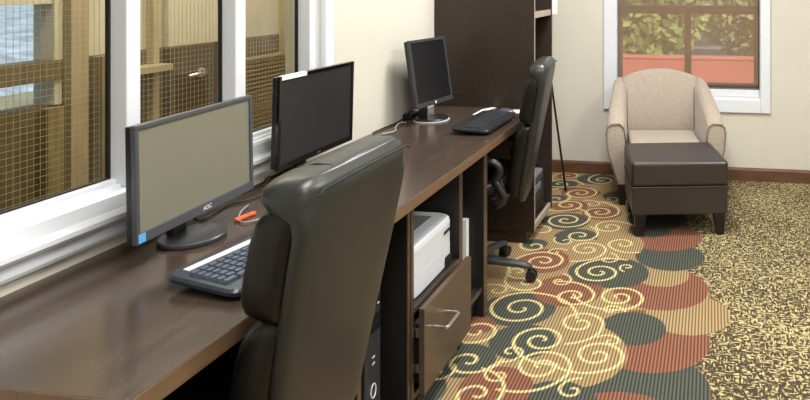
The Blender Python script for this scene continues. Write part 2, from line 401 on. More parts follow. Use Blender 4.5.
b = MB().box((VX, 3.06, 0), (VX+0.06, 3.16, 1.08)).box((VX, 2.78, 0), (VX+0.05, 2.86, 0.86)).box((VX, 3.97, 0), (VX+0.05, 4.06, 1.084))  # first post paints the sash reflection in the near pane, others are timber
struct(b.obj('trim_2', M['ochre']))
struct(box('trim_3', (VX, 3.17, 0.965), (VX+0.12, 3.46, 1.0), M['oak']))
d1 = thing('door_1', 'dark door with a lever handle seen through the middle pane', 'door', (VX+0.02, 3.7, 0)); struct(d1)
off(MB().box((VX+0.001, 3.52, 0.0), (VX+0.045, 3.95, 1.084)), (-VX-0.02, -3.7, 0)).obj('door_leaf', M['doorwood'], d1, 0.004)
off(MB().box((VX+0.001, 3.52, 1.085), (VX+0.04, 3.95, 2.05)), (-VX-0.02, -3.7, 0)).obj('door_panel', M['vbeige'], d1, 0.004)
off(MB().lathe([(0.03, 0), (0.03, 0.01)], (0, 0, 0)), (0, 0, 0)).obj('handle_rose', M['silver'], d1).matrix_local = Matrix.Translation((0.026, 0.06, 0.91)) @ Matrix.Rotation(PI/2, 4, 'Y')
MB().tube([(0.026, 0.06, 0.91), (0.065, 0.06, 0.91), (0.075, 0.04, 0.91), (0.075, -0.09, 0.905)], 0.012, 8).obj('door_handle', M['silver'], d1, smooth=True)
sl = MB(); sl.box((VX, 4.14, 0.05), (VX+0.02, 5.2, 0.93))
for i in range(30): 
    z = 0.06+0.029*i; sl.box((VX+0.02, 4.14, z), (VX+0.034, 5.2, z+0.018))
struct(sl.obj('trim_4', M['slat']))
b = MB().box((VX, 4.60, 0.94), (VX+0.04, 4.635, 1.9)).box((VX, 4.14, 0.93), (VX+0.04, 4.635, 0.945))
struct(b.obj('trim_5', M['oak']))

# ------------------------------------------------------------------ back window
w2 = thing('window_2', 'white cased window in the back wall behind the armchair', 'window', (1.38, YB, 0.5)); struct(w2)
o2 = (-1.38, -YB, -0.5)
q = MB()
q.box((0.756, YB-0.022, 0.5), (0.852, YB, 2.12)).box((1.925, YB-0.022, 0.5), (1.997, YB, 2.12)).box((0.852, YB-0.022, 0.5), (1.925, YB, 0.60)).box((0.852, YB-0.022, 2.02), (1.925, YB, 2.12))
off(q, o2).obj('casing', M['white'], w2, 0.006)
q = MB()
q.box((0.80, YB, 0.54), (0.856, YB+0.16, 2.05)).box((1.922, YB, 0.54), (1.955, YB+0.16, 2.05)).box((0.856, YB, 0.54), (1.922, YB+0.16, 0.612)).box((0.856, YB, 2.02), (1.922, YB+0.16, 2.05))
off(q, o2).obj('reveal', M['white'], w2)
q = MB()
fy0, fy1 = YB+0.10, YB+0.14
q.box((0.856, fy0, 0.667), (0.882, fy1, 2.02)).box((1.885, fy0, 0.667), (1.922, fy1, 2.02)).box((0.856, fy0, 0.667), (1.922, fy1, 0.70)).box((0.856, fy0, 1.225), (1.922, fy1, 1.29)).box((1.365, fy0, 0.70), (1.415, fy1, 1.225))
off(MB().box((0.857, YB+0.02, 0.613), (1.921, fy1, 0.6655)), o2).obj('glare_block', M['white'], w2, 0.004)  # added white block stands for the sun glare below the shade
off(q, o2).obj('window_frame', M['bronze'], w2, 0.003)
off(MB().box((0.88, YB+0.118, 0.69), (1.89, YB+0.122, 1.99)), o2).obj('pane', M['glass2'], w2)
sh = thing('roller_shade', 'tan see-through roller shade drawn down over the back window', 'window shade', (1.38, YB+0.03, 1.95))
os_ = (-1.38, -YB-0.03, -1.95)
off(MB().box((0.868, YB+0.0295, 0.70), (1.912, YB+0.0305, 1.97)), os_).obj('shade_cloth', M['shade'], sh)
off(MB().box((0.868, YB+0.024, 0.676), (1.912, YB+0.036, 0.70)), os_).obj('hem_bar', M['bronze'], sh, 0.003)
q = MB().tube([(0.862, YB+0.03, 1.985), (1.916, YB+0.03, 1.985)], 0.025, 14); off(q, os_).obj('roller', M['white'], sh, smooth=True)

# outdoors
struct(box('ground_outside', (-14, YB+0.3, -0.4), (18, 40, -0.3), M['ground']))
struct(box('ground_hillside', (-30, -14, -0.5), (VX-0.6, 40, -0.42), M['snow']))
hb = MB(); 
hb.prism([(VX-7, -0.45), (VX-22, -0.45), (VX-22, 0.78), (VX-16, 0.70), (VX-11, 0.35)], 'y', -6, 34)
struct(hb.obj('hill_snowy', M['snow']))
rw = thing('garden_wall', 'salmon red stucco wall outside beyond the back window', 'wall', (2, 8.2, -0.3))
box('wall_body', (-6, 0, 0), (8, 0.2, 0.84), M['redwall'], rw, 0.01)
box('wall_cap', (-6.02, -0.008, 0.841), (8.02, 0.23, 0.876), M['redwall'], rw, 0.01)
rw['kind'] = 'structure'
def tree(x, y, h, r, label, m, seed):
    t = thing('tree', label, 'tree', (x, y, -0.3))
    MB().tube([(0, 0, 0), (0.05, 0, h*0.3), (0, 0.05, h*0.65)], [0.14, 0.11, 0.06], 10).obj('trunk', M['bark'], t, smooth=True)
    rn = random.Random(seed); q = MB()
    for i in range(5600):
        u = Vector((rn.gauss(0, 1), rn.gauss(0, 1), rn.gauss(0, 1))).normalized()*(rn.random()**0.3)
        p = Vector((u.x*r, u.y*r*0.75, h*0.46+u.z*h*0.44)); s = rn.uniform(0.06, 0.13)
        a = Vector((rn.gauss(0, 1), rn.gauss(0, 1), rn.gauss(0, 1))).normalized(); c = a.orthogonal().normalized()
        q.bm.faces.new([q.bm.verts.new(p+v) for v in (a*s, c*s*0.6, -a*s, -c*s*0.6)])
    q.obj('crown', m, t)
tree(0.1, 11.2, 3.6, 1.45, 'yellow green leafy tree outside seen in the left half of the back window', M['leaf'], 1)
tree(2.75, 14.6, 4.2, 1.9, 'olive leafy tree outside seen in the right half of the back window', M['leaf2'], 2)
tree(0.7, 19.5, 5.2, 2.8, 'leafy tree far outside, behind the gap between the two nearer trees', M['leaf2'], 3)

# ------------------------------------------------------------------ desk
wt = MB().box((0.002, 0.997, 0.7205), (0.608, 3.690, 0.7595)).obj('desk_worktop', [M['top'], M['edge']], None, 0.0025)
for p in wt.data.polygons:
    if p.normal.x > 0.5 or p.normal.y < -0.5: p.material_index = 1
tag(wt, 'long dark espresso built-in desk top running under the left window', 'desk')
ep = box('desk_end_panel', (0.01, 1.02, 0.0), (0.56, 1.042, 0.719), M['wood'], None, 0.002)
tag(ep, 'dark wood end panel holding up the near end of the desk', 'panel')

def panel(n, a, b_, m, par, o): return off(MB().box(a, b_), (-o[0], -o[1], -o[2])).obj(n, m, par, 0.0015)
# computer bay
o = (0.28, 1.95, 0)
t = thing('computer_cabinet', 'open dark cabinet bay under the desk holding the black computer tower', 'cabinet', o)
s = panel('side_panel', (0.02, 1.80, 0.0), (0.572, 1.82, 0.719), M['inner'], t, o)
panel('front_edge', (0.5722, 1.80, 0.0), (0.5750, 1.82, 0.719), M['drawer'], s, o)
s = panel('side_panel', (0.02, 2.124, 0.0), (0.572, 2.1435, 0.719), M['inner'], t, o)
panel('front_edge', (0.5722, 2.124, 0.0), (0.5750, 2.1435, 0.719), M['drawer'], s, o)
s = panel('bottom_panel', (0.02, 1.82, 0.052), (0.572, 2.124, 0.072), M['inner'], t, o)
panel('front_edge', (0.5722, 1.82, 0.052), (0.5750, 2.124, 0.072), M['drawer'], s, o)
panel('plinth', (0.522, 1.82, 0.0), (0.542, 2.124, 0.052), M['inner'], t, o)
panel('back_panel', (0.02, 1.82, 0.072), (0.03, 2.124, 0.719), M['inner'], t, o)
# printer unit
o = (0.28, 2.38, 0)
t = thing('printer_cabinet', 'dark desk cabinet with white printer shelf above a deep drawer', 'cabinet', o)
s = panel('side_panel', (0.02, 2.145, 0.0), (0.575, 2.165, 0.719), M['inner'], t, o)
panel('front_edge', (0.5752, 2.145, 0.0), (0.5780, 2.165, 0.719), M['drawer'], s, o)
s = panel('side_panel', (0.02, 2.587, 0.0), (0.575, 2.6065, 0.719), M['inner'], t, o)
panel('front_edge', (0.5752, 2.587, 0.0), (0.5780, 2.6065, 0.719), M['drawer'], s, o)
s = panel('shelf', (0.03, 2.165, 0.343), (0.575, 2.587, 0.363), M['inner'], t, o)
panel('front_edge', (0.5752, 2.165, 0.343), (0.5780, 2.587, 0.363), M['drawer'], s, o)
s = panel('bottom_panel', (0.02, 2.165, 0.052), (0.575, 2.587, 0.072), M['inner'], t, o)
panel('front_edge', (0.5752, 2.165, 0.052), (0.5780, 2.587, 0.072), M['drawer'], s, o)
panel('plinth', (0.522, 2.165, 0.0), (0.542, 2.587, 0.052), M['inner'], t, o)
panel('back_panel', (0.02, 2.165, 0.072), (0.03, 2.587, 0.719), M['inner'], t, o)
dr = panel('drawer', (0.604, 2.146, 0.085), (0.624, 2.592, 0.372), M['drawer'], t, o)
panel('drawer_box', (0.13, 2.185, 0.10), (0.603, 2.570, 0.30), M['dark'], dr, o)
for y in (2.172, 2.575):
    for z in (0.14, 0.26):
        panel('slide_rail', (0.2, y, z), (0.602, y+0.007, z+0.03), M['silver'], dr, o)
hx = 0.624
hp = [(hx, 2.235, 0.270), (hx+0.040, 2.235, 0.270), (hx+0.044, 2.239, 0.270), (hx+0.044, 2.341, 0.270), (hx+0.040, 2.345, 0.270), (hx, 2.345, 0.270)]
off(MB().tube(hp, 0.006, 8), (-o[0], -o[1], -o[2])).obj('handle', M['silver'], dr)
# narrow bay
o = (0.28, 2.76, 0)
t = thing('narrow_cabinet', 'narrow open dark cabinet bay between the printer cabinet and the far kneehole', 'cabinet', o)
s = panel('side_panel', (0.02, 2.608, 0.0), (0.575, 2.620, 0.719), M['inner'], t, o)
panel('front_edge', (0.5752, 2.608, 0.0), (0.5780, 2.620, 0.719), M['drawer'], s, o)
s = panel('side_panel', (0.02, 2.852, 0.0), (0.585, 2.895, 0.719), M['inner'], t, o)
panel('front_edge', (0.5852, 2.852, 0.0), (0.5880, 2.895, 0.719), M['drawer'], s, o)
s = panel('bottom_panel', (0.02, 2.620, 0.11), (0.575, 2.852, 0.13), M['inner'], t, o)
panel('front_edge', (0.5752, 2.620, 0.11), (0.5780, 2.852, 0.13), M['drawer'], s, o)
panel('plinth', (0.522, 2.620, 0.0), (0.542, 2.852, 0.11), M['inner'], t, o)
panel('back_panel', (0.02, 2.620, 0.13), (0.03, 2.852, 0.719), M['inner'], t, o)
bk = thing('ring_binder', 'slim pale grey binder standing in the narrow cabinet bay', 'binder', (0.38, 2.83, 0.131))
box('cover', (-0.14, -0.018, 0), (0.14, -0.015, 0.30), M['silverp'], bk); box('cover', (-0.14, 0.015, 0), (0.14, 0.018, 0.30), M['silverp'], bk)
box('pages', (-0.135, -0.0145, 0.003), (0.135, 0.0145, 0.295), M['paper'], bk)

# ------------------------------------------------------------------ bookcase
o = (0.3, 3.92, 0)
t = thing('bookcase', 'tall dark espresso bookcase standing at the far end of the desk', 'bookcase', o)
panel('side_panel', (0.004, 3.692, 0.065), (0.590, 3.714, 2.15), M['wood'], t, o)
panel('side_panel', (0.004, 4.108, 0.065), (0.590, 4.130, 2.15), M['wood'], t, o)
panel('back_panel', (0.004, 3.714, 0.09), (0.016, 4.108, 2.13), M['wood'], t, o)
panel('plinth', (0.03, 3.70, 0.0), (0.542, 4.122, 0.065), M['wood'], t, o)
panel('top_panel', (0.004, 3.714, 2.13), (0.588, 4.108, 2.15), M['wood'], t, o)
for z in (0.068, 0.872, 1.262, 1.68):
    s = panel('shelf', (0.016, 3.7145, z), (0.570, 4.1075, z+0.034), M['wood'], t, o)
    panel('shelf_edge', (0.5705, 3.7145, z), (0.586, 4.1075, z+0.034), M['shelfedge'], s, o)
panel('front_edge', (0.5905, 3.692, 0.065), (0.594, 3.703, 2.15), M['shelfedge'], t, o)
bp_ = thing('desktop_printer', 'black box-shaped printer on the bottom shelf of the bookcase', 'printer', (0.36, 3.92, 0.103))
box('body', (-0.19, -0.16, 0.0), (0.19, 0.16, 0.19), M['plastic_g'], bp_, 0.012, 3)
box('lid', (-0.19, -0.16, 0.191), (0.185, 0.16, 0.222), M['pgrey'], bp_, 0.01, 3)
box('paper_tray', (0.1905, -0.12, 0.02), (0.2, 0.12, 0.07), M['dark'], bp_, 0.003)
box('control_panel', (0.1905, -0.13, 0.13), (0.197, 0.06, 0.17), M['pgrey'], bp_, 0.003)

# ------------------------------------------------------------------ easel and whiteboard behind the bookcase
e = thing('easel', 'black tripod easel leaning out behind the bookcase', 'easel', (0.33, 4.62, 0))
ap = (0.0, 0.16, 1.52)
MB().tube([(0.229, 0.055, 0.0), (0.0, 0.14, 1.50)], 0.008, 8).obj('leg', M['plastic'], e, smooth=True)
MB().tube([(-0.24, 0.055, 0.0), (-0.01, 0.14, 1.50)], 0.008, 8).obj('leg', M['plastic'], e, smooth=True)
MB().tube([(0.0, 0.42, 0.0), (0.0, 0.16, 1.50)], 0.008, 8).obj('leg', M['plastic'], e, smooth=True)
MB().box((-0.03, 0.10, 1.49), (0.03, 0.18, 1.54)).obj('hinge_head', M['plastic'], e, 0.004)
MB().tube([(-0.12, 0.045, 1.22), (0.12, 0.045, 1.22)], 0.009, 8).tube([(-0.045, 0.10, 1.22), (-0.045, 0.045, 1.22)], 0.006, 8).tube([(0.045, 0.10, 1.22), (0.045, 0.045, 1.22)], 0.006, 8).obj('ledge', M['plastic'], e)
wb = thing('whiteboard', 'white board resting on the easel behind the bookcase, only its corner showing', 'whiteboard', (0.265, 4.66, 1.24))
box('board', (-0.2, -0.008, 0), (0.235, 0.008, 0.62), M['paper'], wb, 0.003)

# ------------------------------------------------------------------ monitors
def frame_rect(q, w, h, bz, bb, x0, x1):
    q.box((x0, -w/2, 0), (x1, w/2, bb)); q.box((x0, -w/2, h-bz), (x1, w/2, h))
    q.box((x0, -w/2, bb), (x1, -w/2+bz, h-bz)); q.box((x0, w/2-bz, bb), (x1, w/2, h-bz))
    return q
def monitor(label, loc, yaw, w, h, zb, bz, bb, tilt, bez, scr, basem, base_r, pan_off, base_off=0.0, gl=False, group=None):
    t = thing('monitor', label, 'monitor', loc, yaw)
    R = Matrix.Translation((pan_off, 0, zb)) @ Matrix.Rotation(-tilt, 4, 'Y')
    hs = MB().box((-0.018, -w/2+0.004, 0.003), (0.0, w/2-0.004, h-0.003), R); hs.box((-0.050, -w*0.3, h*0.15), (-0.0185, w*0.3, h*0.8), R)
    housing = hs.obj('housing', M['plastic'], t, 0.004)
    q = frame_rect(MB(), w, h, bz, bb, 0.0002, 0.014); bmesh.ops.transform(q.bm, matrix=R, verts=q.bm.verts)
    bezel = q.obj('bezel', bez, t, 0.002)
    MB().box((0.0003, -w/2+bz, bb), (0.009, w/2-bz, h-bz), R).obj('screen', scr, t)
    nx = pan_off-0.052
    MB().box((nx-0.022, -0.028, 0.014), (nx, 0.028, zb+h*0.4)).obj('neck', M['plastic'], t, 0.004)
    b0 = MB().lathe([(base_r*0.98, 0.0), (base_r, 0.003), (base_r, 0.010), (base_r*0.96, 0.013)], (base_off, 0, 0), 40, 1.05).obj('base', basem, t)
    return t, R, bezel
m1, R1, bz1 = monitor('grey-framed monitor with switched-off screen painted with a pale reflection, nearest of the three on the desk', (0.165, 1.662, 0.7605), math.radians(3.6), 0.462, 0.288, 0.068, 0.012, 0.026, math.radians(1), M['plastic_gray'], M['screen'], M['plastic_g'], 0.082, 0.016)
m2, R2, bz2 = monitor('glossy black monitor with white sticker on its top edge, middle of the desk', (0.106, 2.312, 0.7605), math.radians(-0.5), 0.472, 0.318, 0.068, 0.013, 0.020, math.radians(-1.5), M['gloss'], M['screen_dark'], M['gloss'], 0.09, 0.018)
m3, R3, bz3 = monitor('small squarish black monitor tilted back at the far end of the desk by the bookcase', (0.14, 3.305, 0.7605), math.radians(-9), 0.335, 0.338, 0.080, 0.016, 0.022, math.radians(9), M['plastic_g'], M['screen_black'], M['plastic'], 0.085, 0.026, 0.012)
def text(body, size, parent, mtx, m, name='logo'):
    cu = bpy.data.curves.new(name, 'FONT'); cu.body = body; cu.size = size; cu.extrude = 0.0003; cu.align_x = 'CENTER'; cu.align_y = 'CENTER'
    tmp = bpy.data.objects.new('text_shape', cu); C.objects.link(tmp)
    bpy.context.view_layer.update()
    me = bpy.data.meshes.new_from_object(tmp.evaluated_get(bpy.context.evaluated_depsgraph_get()))
    bpy.data.objects.remove(tmp); bpy.data.curves.remove(cu)
    ob = bpy.data.objects.new(name, me); C.objects.link(ob); me.materials.clear(); me.materials.append(m); ob.parent = parent; ob.matrix_local = mtx
    return ob
FR = Matrix(((0, 0, 1, 0), (1, 0, 0, 0), (0, 1, 0, 0), (0, 0, 0, 1)))   # text plane facing +x
text('AOC', 0.016, bz1, R1 @ Matrix.Translation((0.0143, 0.02, 0.0125)) @ FR, M['silverp'])
q = MB().box((0.0142, -0.226, 0.003), (0.0146, -0.204, 0.025), R1).obj('sticker', M['blue'], bz1)
q = MB().box((0.0005, -0.225, 0.3042), (0.0148, -0.085, 0.3186), R2).obj('sticker', M['paper'], bz2)
MB().box((0.0142, -0.012, 0.008), (0.0145, 0.012, 0.013), R2).obj('logo', M['plastic_gray'], bz2)
q = MB().lathe([(0.007, 0), (0.007, 0.0006)], n=16); bmesh.ops.transform(q.bm, matrix=R3 @ Matrix.Translation((0.0141, 0.0, 0.011)) @ Matrix.Rotation(PI/2, 4, 'Y'), verts=q.bm.verts); q.obj('logo', M['silverp'], bz3)
q = MB().lathe([(0.087, 0.0), (0.0895, 0.0), (0.0895, 0.004), (0.087, 0.004)], (0.012, 0, 0.0002), 40, 1.05)
q.obj('base_trim', M['silverp'], m3)

# ------------------------------------------------------------------ keyboards
def keyboard(label, loc, yaw, L, D, body, keym, strip, tilt):
    t = thing('keyboard', label, 'keyboard', loc, yaw)
    # local: y runs along the keyboard from its near end, x from its back edge to its front edge
    R = Matrix.Rotation(tilt, 4, 'Y')
    pts = []
    r = 0.028
    for cx_, cy_, a0 in ((D-r, L-r, 0), (r, L-r, 90), (r, r, 180), (D-r, r, 270)):
        for k in range(6):
            a = math.radians(a0+18*k); pts.append((cx_+r*math.cos(a), cy_+r*math.sin(a)))
    q = MB(); q.loft([[R @ Vector((x, y, z)) for x, y in [((px-D/2)*s+D/2, (py-L/2)*s+L/2) for px, py in pts]] for z, s in ((0.004, 0.95), (0.010, 0.995), (0.018, 1.0), (0.024, 0.975))])
    q.obj('body', body, t, smooth=False)
    k = MB(); y0, y1 = 0.02, L-0.02; rows = 6; x0, x1 = 0.052, D-0.045
    dx = (x1-x0)/rows
    for i in range(rows):
        n = 18 if i < 5 else 12
        dy = (y1-y0)/n
        for j in range(n):
            if i == 5 and 3 < j < 7 and j != 4: continue
            ya, yb = y0+j*dy+0.0015, y0+(j+1)*dy-0.0015
            if i == 5 and j == 4: yb = y0+7*dy-0.0015
            xa, xb = x0+i*dx+0.0015, x0+(i+1)*dx-0.0015
            lo = [R @ Vector(p) for p in ((xa, ya, 0.0242), (xb, ya, 0.0242), (xb, yb, 0.0242), (xa, yb, 0.0242))]
            hi = [R @ Vector(p) for p in ((xa+0.002, ya+0.002, 0.031), (xb-0.002, ya+0.002, 0.031), (xb-0.002, yb-0.002, 0.031), (xa+0.002, yb-0.002, 0.031))]
            k.loft([lo, hi])
    k.obj('keys', keym, t)
    if strip:
        MB().box((0.020, 0.035, 0.0242), (0.038, L*0.62, 0.0262), R).obj('media_strip', M['silverp'], t)
    for yy in (0.06, L-0.06):
        MB().box((0.012, yy-0.012, 0.0), (0.022, yy+0.012, 0.004-math.tan(-tilt)*0.0 + 0.002), R).obj('foot', M['rubber'], t)
    return t
k1 = keyboard('dark keyboard with white strip, on the desk in front of the nearest monitor', (0.336, 1.368, 0.7735), math.radians(-9), 0.46, 0.212, M['kb'], M['key'], True, math.radians(3.0))
k3 = keyboard('black keyboard in front of the far squarish monitor', (0.378, 2.985, 0.7705), math.radians(-1), 0.45, 0.185, M['kb2'], M['plastic_g'], False, math.radians(2.5))
ms = thing('computer_mouse', 'dark rounded mouse at the far end of the black keyboard', 'mouse', (0.485, 3.50, 0.7602), math.radians(80))
q = MB(); rr = []
for i in range(9):
    u = i/8; w = 0.031*math.sin(PI*(0.08+0.84*u))**0.5; hgt = 0.034*math.sin(PI*(0.1+0.8*u))**0.7
    y = -0.055+0.11*u
    rr.append([(w*math.cos(PI*j/8), y, max(0.001, hgt*math.sin(PI*j/8))) for j in range(9)])
q.loft(rr); q.obj('body', M['plastic_gray'], ms, smooth=True)
MB().tube([(0, 0.035, 0.029), (0, 0.047, 0.024)], 0.004, 8).obj('scroll_wheel', M['rubber'], ms)
cd = box('note_card', (-0.035, -0.05, 0), (0.035, 0.05, 0.001), M['paper']); cd.location = (0.525, 3.585, 0.7602); cd.rotation_euler = (0, 0, math.radians(15))
tag(cd, 'small white card lying beside the mouse near the bookcase', 'card')
cd2 = MB().loft([[(-0.012, -0.11, 0), (0.012, -0.11, 0), (0.012, -0.11, 0.0012), (-0.012, -0.11, 0.0012)], [(-0.02, 0.0, 0.006), (0.02, 0.0, 0.006), (0.02, 0.0, 0.0075), (-0.02, 0.0, 0.0075)], [(-0.014, 0.11, 0), (0.014, 0.11, 0), (0.014, 0.11, 0.0012), (-0.014, 0.11, 0.0012)]]).obj('paper_strip', M['paper'])
cd2.location = (0.345, 3.57, 0.7602); cd2.rotation_euler = (0, 0, math.radians(-10)); tag(cd2, 'curled white paper strip behind the black keyboard', 'paper')

# ------------------------------------------------------------------ small things on the desk
def cable(label, pts, m, r=0.0035, cat='cable', name='cable'):
    P = [Vector(p) for p in pts]; out = []
    for i in range(len(P)-1):
        p0, p1, p2, p3 = P[max(i-1, 0)], P[i], P[i+1], P[min(i+2, len(P)-1)]
        for k in range(6):
            u = k/6; out.append(0.5*((2*p1)+(p2-p0)*u+(2*p0-5*p1+4*p2-p3)*u*u+(3*p1-p0-3*p2+p3)*u**3))
    out.append(P[-1])
    return tag(MB().tube(out, r, 8).obj(name, m, smooth=True), label, cat)
z = 0.7648
cable('black cable snaking along the wall between the two nearer monitors', [(0.085, 1.74, z+0.05), (0.09, 1.77, z+0.004), (0.085, 1.84, z), (0.07, 1.92, z), (0.10, 1.97, z), (0.11, 2.04, z), (0.09, 2.10, z), (0.06, 2.15, z)], M['rubber'])
cable('thin black cable looping against the window sill behind the middle monitor', [(0.02, 2.06, z), (0.03, 2.14, z), (0.03, 2.17, z+0.012), (0.016, 2.22, z+0.002), (0.012, 2.28, z)], M['rubber'], 0.003)
cable('thin grey cable curving past the orange pen', [(0.135, 1.93, z), (0.16, 1.86, z), (0.215, 1.79, z), (0.25, 1.81, z), (0.26, 1.87, z)], M['cablegrey'], 0.0022)
cable('tangled black cable running down the wall side of the far monitor', [(0.085, 3.30, z+0.10), (0.04, 3.27, z+0.03), (0.022, 3.2, z+0.002), (0.016, 3.05, z), (0.016, 2.95, z)], M['rubber'])
cable('grey cable lying on the desk by the foot of the far monitor', [(0.062, 3.20, z), (0.055, 3.14, z+0.008), (0.065, 3.08, z), (0.10, 3.0, z), (0.07, 2.93, z)], M['cablegrey'])
ad = box('power_adapter', (-0.025, -0.05, 0), (0.025, 0.05, 0.03), M['plastic'], None, 0.005); ad.location = (0.03, 3.33, 0.7602)
tag(ad, 'black power brick against the wall beside the far monitor', 'adapter')
pn = thing('highlighter_pen', 'orange highlighter pen lying on the desk right of the nearest monitor', 'pen', (0.197, 1.832, 0.7602), math.radians(-10))
MB().box((-0.007, -0.035, 0), (0.007, 0.012, 0.010)).obj('barrel', M['orange'], pn, 0.003)
MB().box((-0.007, 0.0125, 0), (0.007, 0.036, 0.010)).obj('cap', M['orange'], pn, 0.003)

# ------------------------------------------------------------------ white laser printer
lp = thing('laser_printer', 'white laser printer on the shelf above the drawer', 'printer', (0.36, 2.376, 0.3638))
q = MB().loft([sell(0.0, 0, zz, 0.2*s, 0.197*s2, 9.0, 40) for zz, s, s2 in ((0.0, 0.97, 0.98), (0.008, 1, 1), (0.078, 1, 1))]); q.obj('paper_tray', M['printer'], lp)
q = MB().loft([sell(0.0, 0, zz, 0.2*s, 0.197*s2, 9.0, 40) for zz, s, s2 in ((0.081, 0.995, 0.998), (0.165, 1, 1), (0.178, 0.985, 0.99), (0.184, 0.95, 0.97))]); q.obj('body', M['printer'], lp)
MB().box((-0.17, -0.14, 0.1845), (0.13, 0.14, 0.187)).obj('output_tray', M['pgrey'], lp, 0.001)
MB().box((0.201, 0.09, 0.135), (0.204, 0.145, 0.147)).obj('slot_patch', M['dark'], lp, 0.002)  # flat dark plate painted for the shaded front slot
MB().box((0.201, 0.10, 0.004), (0.204, 0.16, 0.045)).obj('tray_grip', M['dark'], lp, 0.003)  # dark plate paints the shade inside the tray's grip recess

# ------------------------------------------------------------------ computer tower
ct = thing('computer_tower', 'slim black computer tower in the bay behind the near office chair', 'computer', (0.29, 2.03, 0.0725))
box('case', (-0.2, -0.05, 0.0), (0.2, 0.05, 0.40), M['plastic_g'], ct, 0.003)
box('front_bezel', (0.2005, -0.05, 0.0), (0.212, 0.05, 0.40), M['plastic_g'], ct, 0.004)
box('disc_drive', (0.2122, -0.042, 0.345), (0.214, 0.042, 0.375), M['plastic'], ct, 0.001)
for z0 in (0.27, 0.30): box('drive_cover', (0.2122, -0.042, z0), (0.2135, 0.042, z0+0.025), M['plastic'], ct, 0.001)
for z0 in (0.17, 0.19): box('usb_port', (0.2122, -0.008, z0), (0.2138, 0.008, z0+0.005), M['silverp'], ct)
for y0 in (-0.025, 0.022): box('button', (0.2142, y0, 0.352), (0.2155, y0+0.012, 0.357), M['silverp'], ct)
q = MB(); n = 24
ring = [(0.2125, 0.016*math.cos(2*PI*k/n), 0.085+0.022*math.sin(2*PI*k/n)) for k in range(n+1)]; q.tube(ring, 0.0022, 6).obj('power_button', M['silverp'], ct)

